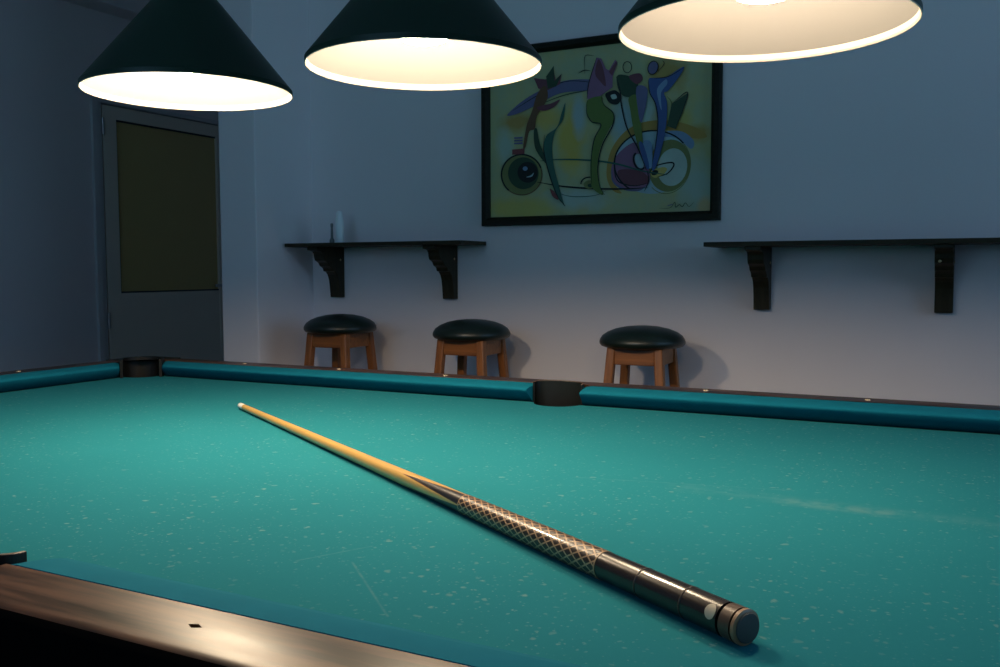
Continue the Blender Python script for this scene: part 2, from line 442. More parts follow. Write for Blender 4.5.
for sy in (-1, 1):
    b = NB(); P = lambda x, dd: (x, sy * (HW + dd))
    inn = smooth_open_pts([(-.0548, .0284), (-.0542, .040), (-.045, .0505), (-.024, .0555), (0, .0565), (.024, .0555), (.045, .0505), (.0542, .040), (.0548, .0284)])
    out_ = smooth_open_pts([(.0598, .0284), (.0594, .042), (.049, .056), (.026, .0618), (0, .0630), (-.026, .0618), (-.049, .056), (-.0594, .042), (-.0598, .0284)])
    prism(b, inn + out_, lambda p: (*P(*p), BZ - .036), lambda p: (*P(*p), BZ + .0448 + (p[1] - .0284) / .0346 * .0030))
    cup(b, 0, sy * (HW + .022), .056)
    pk = build('pocket', b, [M['pocket'], M['lit_top']], TB, bevel=0.0012, segs=2)
    for f in pk.data.polygons:       # lamp highlight on the upward faces, painted in as tan
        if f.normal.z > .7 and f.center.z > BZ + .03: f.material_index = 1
for sx in (-1, 1):
    for sy in (-1, 1):
        b = NB()
        def P(t_, k_): return (sx * (HL - (t_ - k_)), sy * (HW - (-t_ - k_)))
        def Q(u, v): return (sx * (HL - u), sy * (HW - v))
        half_i = [(.033, -.030), (.035, .004), (.029, .021), (.015, .030), (0, .032)]
        half_o = [(.038, -.030), (.0415, .005), (.036, .028), (.018, .038), (0, .040)]
        full = lambda h: smooth_open_pts([(-t_, k_) for t_, k_ in h] + h[-2::-1])
        oo = full(half_o)
        casting(b, [P(*p) for p in full(half_i)] + [P(*p) for p in oo[::-1]], BZ - .036, HZ)
        oc = [(-.130 + .05 + .05 * math.cos(a), -.130 + .05 + .05 * math.sin(a)) for a in [math.radians(270 - 90 * k / 8) for k in range(9)]]
        path = [(t_ - k_, -t_ - k_) for t_, k_ in oo if k_ >= .004]
        # path runs from the (-,+) jaw to the (+,-) jaw
        poly = [(u + .0003 * (1 if u > v else 0), v) for u, v in path] + [(.036, -.0508), (.012, -.0508), (.012, -.130)] + oc + [(-.130, .012), (-.0508, .012), (-.0508, .036)]
        casting(b, [Q(u, v) for u, v in poly], BZ - .036, TZ + .0004)
        cup(b, sx * (HL - .002), sy * (HW - .002), .052)
        build('pocket', b, M['pocket'], TB, bevel=0.0015, segs=2)
# body and legs
def ring(b, x0, y0, th, z0, z1):
    box(b, -x0, x0, -y0, -y0 + th, z0, z1); box(b, -x0, x0, y0 - th, y0, z0, z1)
    box(b, -x0, -x0 + th, -y0 + th, y0 - th, z0, z1); box(b, x0 - th, x0, -y0 + th, y0 - th, z0, z1)
b = NB(); ring(b, HL + OUT - .012, HW + OUT - .012, .025, BZ - .24, BZ - .0605)
build('apron', b, M['black'], TB)
b = NB(); ring(b, HL + OUT + .002, HW + OUT + .002, .012, BZ - .25, BZ - .235)
build('apron_moulding', b, M['rail'], TB, bevel=0.004)
for sx in (-1, 1):
    for sy in (-1, 1):
        b = NB(); x, y = sx * (HL - .08), sy * (HW - .05)
        bar(b, (x, y, BZ - .255), (x, y, .05), .16, .16, (0, 1, 0), .11, .11)
        lg = build('leg', b, M['black'], TB, bevel=0.006)
        b = NB(); lathe(b, [(0, 0), (.05, 0), (.055, .006), (.055, .03), (.04, .05), (0, .05)], 24)
        build('leg_leveller', b, M['steel'], lg, smooth=True, loc=(x, y, 0))

# ------------------------------------------------------------------ the cue
TIP = Vector((-1.3803, 1.4802, BZ + 0.0072)); BUTT = Vector((-0.1498, 0.7158, BZ + 0.0149))
LC = (BUTT - TIP).length
CU = empty('pool_cue', TIP)
dirv = (BUTT - TIP).normalized()
CU.rotation_mode = 'QUATERNION'
xax = Vector((0, 0, 1)); xax = (xax - dirv * xax.dot(dirv)).normalized(); yax = dirv.cross(xax)
CU.rotation_quaternion = Matrix(((xax.x, yax.x, dirv.x), (xax.y, yax.y, dirv.y), (xax.z, yax.z, dirv.z))).to_quaternion()
tag(CU, 'two-tone wooden pool cue with lattice-pattern grip lying across the teal cloth', 'cue')
def rad(v):                      # radius along the cue, v in metres from the tip
    k = v / LC
    pts = [(0, .0063), (.12, .0066), (.5, .0096), (.68, .0118), (.87, .0138), (1.0, .0146)]
    for (a, ra), (b_, rb) in zip(pts, pts[1:]):
        if k <= b_: return ra + (rb - ra) * (k - a) / (b_ - a)
    return pts[-1][1]
def tube(v0, v1, n=6, bulge=0.0, dome=None, seg=40, shrink=0.0):
    """a closed piece of the cue with UV (u round, v in metres)"""
    b = NB(); uvl = b.loops.layers.uv.new('uv')
    rows = []; vs = [v0 + (v1 - v0) * k / n for k in range(n + 1)]
    for v in vs:
        rr = rad(v) + bulge - shrink
        rows.append([b.verts.new((rr * math.cos(2 * PI * k / seg), rr * math.sin(2 * PI * k / seg), v)) for k in range(seg)])
    for i in range(n):
        for k in range(seg):
            f = b.faces.new([rows[i][k], rows[i][(k + 1) % seg], rows[i + 1][(k + 1) % seg], rows[i + 1][k]])
            f.smooth = True
            for lp, (uu, vv) in zip(f.loops, ((k / seg, vs[i]), ((k + 1) / seg, vs[i]), ((k + 1) / seg, vs[i + 1]), (k / seg, vs[i + 1]))):
                lp[uvl].uv = (uu, vv)
    def capf(row, v, sign):
        if dome and dome[0] == sign:
            rr = rad(v) + bulge - shrink; prev = row
            for kk in (1, 2, 3):
                a = kk * PI / 8; ring_ = [b.verts.new((rr * math.cos(a) * math.cos(2 * PI * q / seg), rr * math.cos(a) * math.sin(2 * PI * q / seg), v + sign * dome[1] * math.sin(a))) for q in range(seg)]
                for q in range(seg): b.faces.new([prev[q], prev[(q + 1) % seg], ring_[(q + 1) % seg], ring_[q]]).smooth = True
                prev = ring_
            row = prev
        b.faces.new(row)
    capf(rows[0], v0, -1); capf(rows[-1], v1, 1)
    return b
T = lambda k: k * LC
def piece(name, k0, k1, m, **kw):
    o = build(name, tube(T(k0), T(k1), **kw), m, CU); o.data.set_sharp_from_angle(angle=math.radians(40)); return o
cue_wood = mat('maple_shaft', (0.50, 0.26, 0.065), 0.33, coat=0.3); t = NT(cue_wood)
g = t.noise(t.mapping(t.obj(), (90, 90, 2)), 3, 4)
t.color(t.mix(g, (0.50, 0.28, 0.075), (0.62, 0.38, 0.115)))
# forearm: dark prongs between pale points
fm = mat('spliced_forearm', (0.03, 0.02, 0.02), 0.33, coat=0.3); t = NT(fm); uvs = t.xyz(t.uv())
p = t.ramp(uvs[1], T(.5735), T(.698))
tri = t.math('ABSOLUTE', t.math('SUBTRACT', t.math('MULTIPLY', t.math('FRACT', t.math('ADD', t.math('MULTIPLY', uvs[0], 4), 0.06)), 2), 1))
dark = t.math('GREATER_THAN', p, t.math('ADD', tri, 0.03))
edge = t.math('GREATER_THAN', t.math('ADD', p, 0.07), t.math('ADD', tri, 0.03))
g = t.noise(t.mapping(t.obj(), (90, 90, 2)), 3, 4)
edge = t.math('MULTIPLY', edge, t.math('GREATER_THAN', p, 0.001))
c = t.mix(edge, t.mix(g, (0.50, 0.28, 0.075), (0.62, 0.38, 0.115)), (0.16, 0.05, 0.02))
t.color(t.mix(dark, c, (0.012, 0.010, 0.012)))
# grip: tan lattice on dark brown
gmx = mat('lattice_grip', (0.03, 0.02, 0.02), 0.36, coat=0.2); t = NT(gmx); uvs = t.xyz(t.uv())
def helix(sgn):
    a = t.math('ADD', t.math('MULTIPLY', uvs[0], 10.0 * sgn), t.math('MULTIPLY', uvs[1], 1 / 0.0155))
    return t.math('ABSOLUTE', t.math('SUBTRACT', t.math('FRACT', a), 0.5))
ln = t.math('LESS_THAN', t.math('MINIMUM', helix(1), helix(-1)), 0.105)
endb = t.math('MAXIMUM', t.math('LESS_THAN', uvs[1], T(.6872)), t.math('GREATER_THAN', uvs[1], T(.8748)))
ln = t.math('MAXIMUM', ln, endb)
t.color(t.mix(ln, (0.018, 0.007, 0.004), (0.42, 0.25, 0.13)))
t.bump(ln, 0.25, 0.0006)
bm_ = mat('dark_lacquered_butt', (0.016, 0.009, 0.006), 0.26, coat=0.4); t = NT(bm_)
g = t.noise(t.mapping(t.obj(), (60, 60, 3)), 3, 4)
t.color(t.mix(g, (0.008, 0.005, 0.004), (0.028, 0.014, 0.008)))
tanr = mat('tan_ring', (0.30, 0.17, 0.09), 0.35)
browncap = mat('brown_butt_sleeve', (0.085, 0.045, 0.026), 0.35, coat=0.2)
piece('cue_tip', 0, .006, mat('chalked_leather_tip', (0.55, 0.58, 0.56), 0.8), n=2, dome=(-1, .003))
piece('ferrule', .006, .0215, mat('white_ferrule', (0.80, 0.78, 0.72), 0.35), n=2)
piece('shaft', .0215, .50, cue_wood, n=16)
piece('forearm', .50, .686, fm, n=10)
piece('grip', .686, .876, gmx, n=12, bulge=.0004)
bt = piece('butt', .876, .9865, bm_, n=8)
for k in (.9165, .957):
    o = build('butt_ring', tube(T(k - .0007), T(k + .0007), n=1, bulge=.0002), mat('thin_brown_ring', (0.035, 0.018, 0.012), 0.35), bt)
piece('joint_ring', .9865, .9885, M['black'], n=1, shrink=.0006)
piece('butt_sleeve', .9885, .9965, browncap, n=3)
piece('bumper_groove', .9965, .9978, M['black'], n=1, shrink=.0012)
bp = piece('butt_cap', .9978, 1.0, tanr, n=2, dome=(1, .0015))
b = NB(); lathe(b, [(0, 0), (.0118, 0), (.0122, .001), (.0118, .0022), (.010, .0030), (0, .0034)], 32)
build('bumper', b, mat('blue_grey_rubber', (0.045, 0.050, 0.050), 0.7), CU, smooth=True, loc=(0, 0, LC + .0006))
# oval inlay worn pale near the end of the butt
b = NB(); rr = rad(T(.9815)) + .0003; n0 = 20
rings_ = []
for q_ in (0, .35, .7, 1):
    row = []
    for k in range(1 if q_ == 0 else n0):
        a = 2 * PI * k / n0; va = T(.9815) + .0056 * q_ * math.cos(a); ang = math.radians(60) + .46 * q_ * math.sin(a)
        row.append(b.verts.new((rr * math.cos(ang), rr * math.sin(ang), va)))
    rings_.append(row)
for k in range(n0):
    k2 = (k + 1) % n0
    b.faces.new([rings_[0][0], rings_[1][k], rings_[1][k2]])
    for r0, r1_ in ((1, 2), (2, 3)): b.faces.new([rings_[r0][k], rings_[r1_][k], rings_[r1_][k2], rings_[r0][k2]])
inl = build('butt_inlay', b, mat('pale_inlay', (0.50, 0.42, 0.30), 0.4), bt)
inl.modifiers.new('solid', 'SOLIDIFY').thickness = .0006

# ------------------------------------------------------------------ pendant lamps
def emis(name, rgb, strength):
    m = bpy.data.materials.new(name); m.use_nodes = True
    nt = m.node_tree; nt.nodes.remove(nt.nodes['Principled BSDF'])
    e = nt.nodes.new('ShaderNodeEmission'); e.inputs[0].default_value = (*rgb, 1); e.inputs[1].default_value = strength
    nt.links.new(e.outputs[0], nt.nodes['Material Output'].inputs[0])
    return m
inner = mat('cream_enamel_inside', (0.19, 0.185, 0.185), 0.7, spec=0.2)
inner_rim = mat('white_rim_enamel', (0.50, 0.47, 0.42), 0.6, spec=0.3)
LR, LH = 0.1765, 0.192
WARM = (1.0, 0.78, 0.52)
LAMPS = [((-1.2250, 1.2043, 0.6032), 340, 60.0, 'dark green cone pendant lamp with brightest bulb, left of the three over the table', 0.55),
         ((-0.7404, 1.1989, 0.5981), 240, 14.0, 'dark green cone pendant lamp hanging over the middle of the table, between two others', -0.05),
         ((-0.2348, 1.1666, 0.5861), 148, 4.5, 'dark green cone pendant lamp with softest cream glow, right of the three over the table', 0.3)]
for (x, y, z), face_s, glow_s, lab, sr in LAMPS:
    L = empty('pendant_lamp', (x, y, BZ + z), sr)
    tag(L, lab, 'lamp', 'cone pendant lamps in a row above the pool table')
    th = .0022; r1 = .026
    b = NB()
    prof = [(LR - .0002, .0085), (r1, LH), (r1 - .002, LH - .001), (LR - .0030, .0085)]
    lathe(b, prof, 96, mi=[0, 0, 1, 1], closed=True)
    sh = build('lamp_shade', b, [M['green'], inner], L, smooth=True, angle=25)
    # raised seam of the rolled sheet
    b = NB(); a = math.radians(-42)
    sp = [(LR - .0004, .002), (r1 + .002, LH - .004)]
    p0 = Vector((sp[0][0] * math.cos(a), sp[0][0] * math.sin(a), sp[0][1])); p1 = Vector((sp[1][0] * math.cos(a), sp[1][0] * math.sin(a), sp[1][1]))
    nn = Vector((math.cos(a) * LH, math.sin(a) * LH, LR - r1)).normalized()
    bar(b, p0, p1, .006, .0024, nn, .005, .0024)
    build('shade_seam', b, M['seam'], sh)
    b = NB(); lathe(b, [(LR - .0036, .0100), (LR - .0002, .0086), (LR, .0008), (LR - .0006, 0), (LR - .0016, .0002), (LR - .0036, .0030)], 96, mi=[0, 0, 1, 1, 1, 1], closed=True)
    build('lamp_rim', b, [M['green'], inner_rim], L, smooth=True, angle=30)
    b = NB(); lathe(b, [(0, LH + .055), (.008, LH + .055), (.012, LH + .045), (.026, LH + .012), (.029, LH + .004), (.029, LH - .004), (.024, LH - .006), (0, LH - .006)], 32)
    build('lamp_cap', b, M['green'], L, smooth=True)
    b = NB(); lathe(b, [(.0032, LH + .054), (.0032, CZ - .021 - BZ - z), (0, CZ - .021 - BZ - z)], 12)
    build('cord', b, M['cord'], L, smooth=True)
    b = NB(); lathe(b, [(0, CZ - BZ - z), (.05, CZ - BZ - z), (.05, CZ - BZ - z - .008), (.03, CZ - BZ - z - .022), (0, CZ - BZ - z - .022)], 32)
    build('ceiling_rose', b, M['green'], L, smooth=True)
    b = NB(); lathe(b, [(0, LH - .007), (.018, LH - .007), (.018, .131), (0, .131)], 24)
    so = build('socket', b, M['cord'], L, smooth=True)
    # reflector bulb: glowing face below, dimmer frosted body above
    b = NB(); lathe(b, [(0, .130), (.013, .130), (.014, .118), (.026, .100), (.042, .076), (.046, .066), (.044, .060), (.042, .050), (.033, .041), (.018, .0365), (0, .0355)], 32, mi=[1, 1, 1, 1, 1, 1, 0, 0, 0, 0])
    build('bulb', b, [emis('bulb_face', WARM, face_s), emis('bulb_body', (1.0, .88, .72), glow_s)], L, smooth=True, angle=80)

# ------------------------------------------------------------------ wall shelves
BRP = [(0, 0), (.165, 0), (.165, -.012), (.150, -.014), (.136, -.017), (.128, -.026), (.126, -.038), (.121, -.050), (.106, -.056), (.100, -.060), (.093, -.070),
       (.080, -.076), (.074, -.080), (.071, -.090), (.058, -.092), (.046, -.104), (.038, -.122), (.034, -.145), (.031, -.170), (.029, -.190), (0, -.190)]
def bracket(parent, xr, ztop):
    b = NB(); th = .047
    prism(b, BRP, lambda p: (xr, WALL_Y - .001 - p[0], ztop + p[1]), lambda p: (xr - th, WALL_Y - .001 - p[0], ztop + p[1]))
    o = build('bracket', b, M['bracketwood'], parent, bevel=0.002)
    for (dx, dd, dz, ax) in ((.0005, .026, -.047, 'x'), (-.012, .1265, -.046, 'y'))[:2 if xr > -.2 else 1]:
        b = NB(); lathe(b, [(0, -.003), (.0042, -.003), (.0042, .0004), (.003, .0014), (0, .0016)], 14)
        s = build('screw', b, M['brass'], o, smooth=True)
        if ax == 'x': s.rotation_euler = (0, PI / 2, 0); s.location = (xr + dx, WALL_Y - dd, ztop + dz)
        else: s.rotation_euler = (PI / 2, 0, 0); s.location = (xr - .034, WALL_Y - dd, ztop + dz)
def shelf(x0, x1, ztop, brs, lab):
    o = empty('wall_shelf', (0, 0, 0))
    tag(o, lab, 'shelf', 'dark wooden drink shelves on the back wall')
    box_ = NB(); box(box_, x0, x1, 2.700, WALL_Y - .001, ztop - .0135, ztop)
    build('shelf_board', box_, M['shelfwood'], o, bevel=0.0015)
    for xr in brs: bracket(o, xr, ztop - .0135)
    # put the origin at the thing's own place
    c = Vector(((x0 + x1) / 2, WALL_Y, ztop))
    o.location = c
    for ch in o.children: ch.location = Vector(ch.location) - c
shelf(-2.285, -1.5295, BZ + .3935, (-2.147, -1.646), 'dark wooden wall shelf on two curved brackets, left of the framed painting')
shelf(-.708, 0.52, BZ + .3745, (-.5445, -.0443, .46), 'dark wooden wall shelf on brackets, right of the framed painting')
# things on the left shelf
SZ = BZ + .3935
o = empty('plastic_bottle', (-2.0905, 2.78, SZ)); tag(o, 'slim pale upright bottle standing on the left wall shelf', 'bottle')
b = NB(); lathe(b, [(0, 0), (.0145, 0), (.0158, .002), (.0158, .062), (.0150, .080), (.0128, .095)], 32); lathe(b, [(.0128, .095), (0, .095)], 32)
build('bottle_body', b, M['bottle'], o, smooth=True)
b = NB(); lathe(b, [(0, .0952), (.0122, .0952), (.0118, .108), (.0098, .1155), (.006, .119), (0, .120)], 32)
build('bottle_cap', b, M['bottle'], o, smooth=True)
o = empty('small_vial', (-2.122, 2.775, SZ)); tag(o, 'small thin grey vial beside the pale bottle on the left wall shelf', 'bottle')
b = NB(); lathe(b, [(0, 0), (.008, 0), (.009, .002), (.009, .012), (.005, .020), (.0042, .060), (0, .060)], 20)
build('vial_body', b, M['darkbottle'], o, smooth=True)
b = NB(); lathe(b, [(0, .0602), (.005, .0602), (.005, .072), (.004, .074), (0, .074)], 20)
build('vial_cap', b, M['darkbottle'], o, smooth=True)

# ------------------------------------------------------------------ stools
def make_stool():
    o = empty('bar_stool')
    H = .912; sr = .129; st = .064      # height, seat radius, cushion thickness
    zb = H - st
    b = NB()
    lathe(b, [(0, zb), (.114, zb), (.123, zb + .003), (.128, zb + .009), (sr, zb + .016), (.1272, zb + .023), (.120, zb + .034), (.104, zb + .045), (.080, zb + .0545), (.050, zb + .061), (.022, zb + .0636), (0, st + zb)], 56)
    build('seat', b, M['vinyl'], o, smooth=True, angle=60)
    q = .071                              # half spacing of the legs under the seat
    sp = .075                              # splay per metre
    def leg_at(sx, sy, z): k = q + (zb - z) * sp; return Vector((sx * k, sy * k, z))
    for sx in (-1, 1):
        for sy in (-1, 1):
            b = NB(); bar(b, leg_at(sx, sy, zb - .0005), leg_at(sx, sy, 0), .026, .026, (0, 1, 0), .030, .030)
            build('leg', b, M['stoolwood'], o, bevel=0.004)
    za = zb - .0255
    for k in range(4):
        a, c = [(-1, -1), (1, -1), (1, 1), (-1, 1)][k], [(1, -1), (1, 1), (-1, 1), (-1, -1)][k]
        p, r = leg_at(*a, za), leg_at(*c, za); dv = (r - p).normalized() * .012
        b = NB(); bar(b, p + dv, r - dv, .016, .050); build('apron', b, M['stoolwoodx'], o, bevel=0.002)
        zz = .30 if k % 2 == 0 else .36
        p, r = leg_at(*a, zz), leg_at(*c, zz); dv = (r - p).normalized() * .012
        b = NB(); bar(b, p + dv, r - dv, .018, .026); build('stretcher', b, M['stoolwoodx'], o, bevel=0.003)
    return o
st0 = make_stool()
labs = ['round bar stool with green vinyl seat, beneath the left wall shelf\'s left bracket',
        'round bar stool with green vinyl seat, beneath the left wall shelf\'s right end',
        'round bar stool with green vinyl seat, below the framed painting beyond the side pocket']
for i, (x, y, h) in enumerate(((-2.003, 2.66, .918), (-1.468, 2.66, .912), (-.880, 2.66, .906))):
    if i == 0: o = st0
    else:
        o = st0.copy(); COL.objects.link(o)
        for ch in st0.children:
            c = ch.copy(); COL.objects.link(c); c.parent = o
    o.location = (x, y, 0); o.scale = (1, 1, h / .912); o.rotation_euler = (0, 0, (0.0, 0.02, 0.03)[i])
    tag(o, labs[i], 'stool', 'green-topped stools along the back wall')

# ------------------------------------------------------------------ the framed painting
PX0, PX1, PZ0, PZ1 = -1.5371, -0.7019, BZ + .4469, BZ + 1.0533
PW, PH = PX1 - PX0, PZ1 - PZ0
PF = empty('framed_painting', (PX0, WALL_Y, PZ0)); tag(PF, 'large abstract painting of curved figures and wheels in a dark frame', 'painting')
FW_, FD = .030, .030
b = NB()
fp = [(0, -.001), (0, -.022), (.004, -FD), (.020, -FD), (.026, -.024), (FW_, -.018), (FW_, -.001)]
loops = []
for cx, cz, sx, sz in ((0, 0, 1, 1), (PW, 0, -1, 1), (PW, PH, -1, -1), (0, PH, 1, -1)):
    loops.append([b.verts.new((cx + sx * a, y, cz + sz * a)) for a, y in fp])
for i in range(4):
    p, q = loops[i], loops[(i + 1) % 4]; n = len(fp)
    for k in range(n): b.faces.new([p[k], q[k], q[(k + 1) % n], p[(k + 1) % n]])
build('frame', b, M['framewood'], PF, smooth=True, angle=30)
H_ = [0.0014549199518985704, -5.3493680757857945e-06, -0.052740893334855814, -4.6355987999154724e-05, -0.0017557655119917514, 1.1222443305549257, 0.0001703938383132372, -2.3636468280188432e-05]
def pc(x, y):                    # sketch coordinates -> position on the canvas
    w_ = H_[6] * x + H_[7] * y + 1
    return ((H_[0] * x + H_[1] * y + H_[2]) / w_ * PW, (H_[3] * x + H_[4] * y + H_[5]) / w_ * PH)
pm = {}
PAL = dict(paper=(.30, .33, .20), yellow=(.42, .36, .09), ochre=(.33, .21, .05), pale=(.36, .44, .38), paleb=(.27, .39, .42), purple=(.13, .085, .16), mauve=(.20, .10, .17),
           maroon=(.13, .045, .06), violet=(.11, .11, .20), blue=(.045, .085, .22), lblue=(.15, .24, .36), green=(.10, .15, .035), teal=(.03, .10, .075), dgreen=(.025, .055, .03),
           black=(.012, .016, .016), brown=(.12, .06, .03), olive=(.15, .17, .06), gold=(.45, .36, .10), red=(.18, .05, .05))
WASH = [(325, 350, 45, 110, (.60, .46, .08)), (240, 280, 60, 40, (.58, .44, .10)), (150, 300, 60, 35, (.42, .26, .06)), (350, 280, 25, 70, (.36, .50, .52)),
        (640, 140, 60, 60, (.42, .28, .06)), (500, 300, 45, 80, (.34, .50, .55)), (570, 260, 30, 60, (.42, .55, .50)), (340, 550, 120, 35, (.42, .55, .50)),
        (160, 580, 140, 40, (.55, .48, .12)), (730, 500, 55, 80, (.40, .52, .46)), (110, 380, 35, 60, (.42, .54, .46)), (740, 335, 45, 30, (.44, .28, .06)), (760, 575, 25, 30, (.60, .45, .22)), (680, 290, 40, 40, (.52, .44, .12))]
names = list(PAL)
pmats = []
for nme in names:
    c = tuple(v * (1 if nme == 'black' else 1.3) for v in PAL[nme]); mm = mat('paint_' + nme, c, 0.55, spec=0.3); t = NT(mm)
    f = t.noise(t.obj(), 9, 5, 0.65)
    k = 0.30 if nme in ('paper', 'yellow', 'pale', 'paleb', 'ochre') else 0.18
    if nme == 'paper':
        q = t.xyz(t.obj()); cc = t.mix(t.ramp(f, .35, .65), (.40, .46, .28), (.50, .48, .22))
        for cx, cy_, rx, ry, wc in WASH:
            ax, az = pc(cx, cy_); sx_, sz_ = rx / 770 * PW * 1.05, ry / 560 * PH * 1.05
            ux = t.math('DIVIDE', t.math('SUBTRACT', q[0], ax), sx_); uz = t.math('DIVIDE', t.math('SUBTRACT', q[2], az), sz_)
            dd = t.math('SQRT', t.math('ADD', t.math('MULTIPLY', ux, ux), t.math('MULTIPLY', uz, uz)))
            dd = t.math('ADD', dd, t.math('MULTIPLY', t.math('SUBTRACT', t.noise(t.obj(), 22, 4), .5), .9))
            cc = t.mix(t.math('MULTIPLY', t.ramp(dd, 1.15, .45), .85), cc, wc)
        t.color(cc)
    else: t.color(t.mix(f, [v * (1 - k) for v in c], [min(1, v * (1 + k)) for v in c]))
    pmats.append(mm)
b = NB()
layer = [0]
def smooth_closed(pts, n=6):
    out = []; N = len(pts)
    for i in range(N):
        p0, p1, p2, p3 = (Vector(pts[(i + k) % N]) for k in (-1, 0, 1, 2))
        for k in range(n):
            t_ = k / n
            out.append(tuple(.5 * ((2 * p1) + (-p0 + p2) * t_ + (2 * p0 - 5 * p1 + 4 * p2 - p3) * t_ ** 2 + (-p0 + 3 * p1 - 3 * p2 + p3) * t_ ** 3)))
    return out
def smooth_open(pts, n=8):
    P_ = [Vector(p) for p in pts]; P_ = [2 * P_[0] - P_[1]] + P_ + [2 * P_[-1] - P_[-2]]; out = []
    for i in range(1, len(P_) - 2):
        p0, p1, p2, p3 = P_[i - 1:i + 3]
        for k in range(n):
            t_ = k / n
            out.append(.5 * ((2 * p1) + (-p0 + p2) * t_ + (2 * p0 - 5 * p1 + 4 * p2 - p3) * t_ ** 2 + (-p0 + 3 * p1 - 3 * p2 + p3) * t_ ** 3))
    return out + [P_[-2]]
def ylay(): layer[0] += 1; return -.0095 - layer[0] * .00011
def lim(p): return (min(max(p[0], FW_ - .002), PW - FW_ + .002), min(max(p[1], FW_ - .002), PH - FW_ + .002))
def blob(pts, c, sm=True):
    y = ylay(); q = [lim(pc(*p)) for p in (smooth_closed(pts) if sm else pts)]
    f = b.faces.new([b.verts.new((p[0], y, p[1])) for p in q]); f.material_index = names.index(c)
def stroke(pts, w0, c, taper=True):
    y = ylay(); s = smooth_open(pts); N = len(s); prev = None
    for i, p in enumerate(s):
        d_ = (s[min(i + 1, N - 1)] - s[max(i - 1, 0)]).normalized(); nrm = Vector((-d_.y, d_.x))
        k = (1 - abs(2 * i / (N - 1) - 1) ** 2) * .75 + .25 if taper else 1
        a1, a2 = pc(*(p + nrm * w0 * k / 2)), pc(*(p - nrm * w0 * k / 2))
        cur = [b.verts.new((*[lim(a1)[0]], y, lim(a1)[1])), b.verts.new((lim(a2)[0], y, lim(a2)[1]))]
        if prev: f = b.faces.new([prev[0], prev[1], cur[1], cur[0]]); f.material_index = names.index(c)
        prev = cur
def ell(cx, cy, rx, ry, c, rot=0, n=36, a0=0, a1=360):
    pts = []
    for k in range(n):
        a = math.radians(a0 + (a1 - a0) * k / (n if a1 - a0 == 360 else n - 1)); u, v = rx * math.cos(a), ry * math.sin(a)
        pts.append((cx + u * math.cos(rot) - v * math.sin(rot), cy + u * math.sin(rot) + v * math.cos(rot)))
    blob(pts, c, False)
def ring_s(cx, cy, rx, ry, w0, c, a0=0, a1=360, rot=0):
    pts = []
    for k in range(25):
        a = math.radians(a0 + (a1 - a0) * k / 24); u, v = rx * math.cos(a), ry * math.sin(a)
        pts.append((cx + u * math.cos(rot) - v * math.sin(rot), cy + u * math.sin(rot) + v * math.cos(rot)))
    stroke(pts, w0, c, False)
# ground
y = -.0095
f = b.faces.new([b.verts.new(p) for p in ((FW_ - .004, y, FW_ - .004), (PW - FW_ + .004, y, FW_ - .004), (PW - FW_ + .004, y, PH - FW_ + .004), (FW_ - .004, y, PH - FW_ + .004))]); f.material_index = 0
# big wheel with its halo
blob([(440, 470), (455, 390), (505, 325), (575, 295), (660, 295), (730, 315), (768, 345), (720, 350), (640, 325), (570, 335), (510, 370), (475, 430), (470, 500), (490, 530), (460, 520)], 'ochre')
ell(590, 430, 122, 102, 'paleb', -.1)
ell(645, 440, 68, 86, 'olive', .2); ell(655, 445, 48, 62, 'pale', .2)
blob([(690, 330), (725, 360), (715, 385), (670, 350), (610, 345), (640, 328)], 'lblue')
blob([(456, 450), (475, 405), (520, 368), (545, 372), (560, 420), (580, 455), (578, 500), (540, 518), (490, 512), (462, 490)], 'mauve')
blob([(480, 455), (540, 455), (575, 475), (570, 500), (510, 506), (485, 490)], 'maroon')
ring_s(590, 430, 124, 104, 5, 'black', 130, 330, -.1)
stroke([(458, 445), (462, 490), (495, 515), (545, 520), (578, 500)], 7, 'violet'); stroke([(470, 400), (466, 450), (480, 492), (530, 506), (572, 498)], 4, 'black')
ring_s(640, 440, 74, 92, 2.5, 'olive', -60, 120, .2)
blob([(590, 455), (625, 445), (638, 452), (625, 470), (600, 480), (586, 470)], 'gold'); ell(598, 463, 12, 8, 'black', -.4)
stroke([(575, 470), (600, 442), (650, 430), (660, 440), (640, 465), (605, 478)], 5, 'black')
ell(548, 425, 14, 24, 'paleb', -.3); ring_s(548, 425, 18, 28, 6, 'black', 60, 260, -.3)
# small wheel on the left
ell(165, 470, 66, 66, 'olive'); ell(170, 465, 50, 52, 'dgreen'); ell(184, 462, 33, 34, 'black'); ell(176, 450, 8, 7, 'lblue'); stroke([(180, 478), (196, 474), (204, 464)], 5, 'paleb')
ring_s(165, 470, 66, 66, 5, 'black', 130, 340); ring_s(165, 470, 66, 66, 3, 'brown', -20, 130)
for yy in (348, 357, 366): blob([(140, yy), (168, yy - 2), (168, yy + 4), (140, yy + 5)], 'violet', False)
blob([(134, 388), (174, 384), (174, 402), (134, 405)], 'red', False)
# chain lines
stroke([(225, 425), (300, 420), (400, 424), (480, 436), (560, 458), (640, 470)], 6, 'teal'); stroke([(215, 494), (300, 508), (400, 515), (500, 516), (575, 512)], 6, 'black')
stroke([(250, 515), (320, 540), (400, 538), (440, 522)], 2.5, 'teal'); ring_s(385, 500, 27, 22, 4, 'black', 180, 360); ell(385, 502, 18, 14, 'olive'); ell(388, 505, 8, 6, 'dgreen')
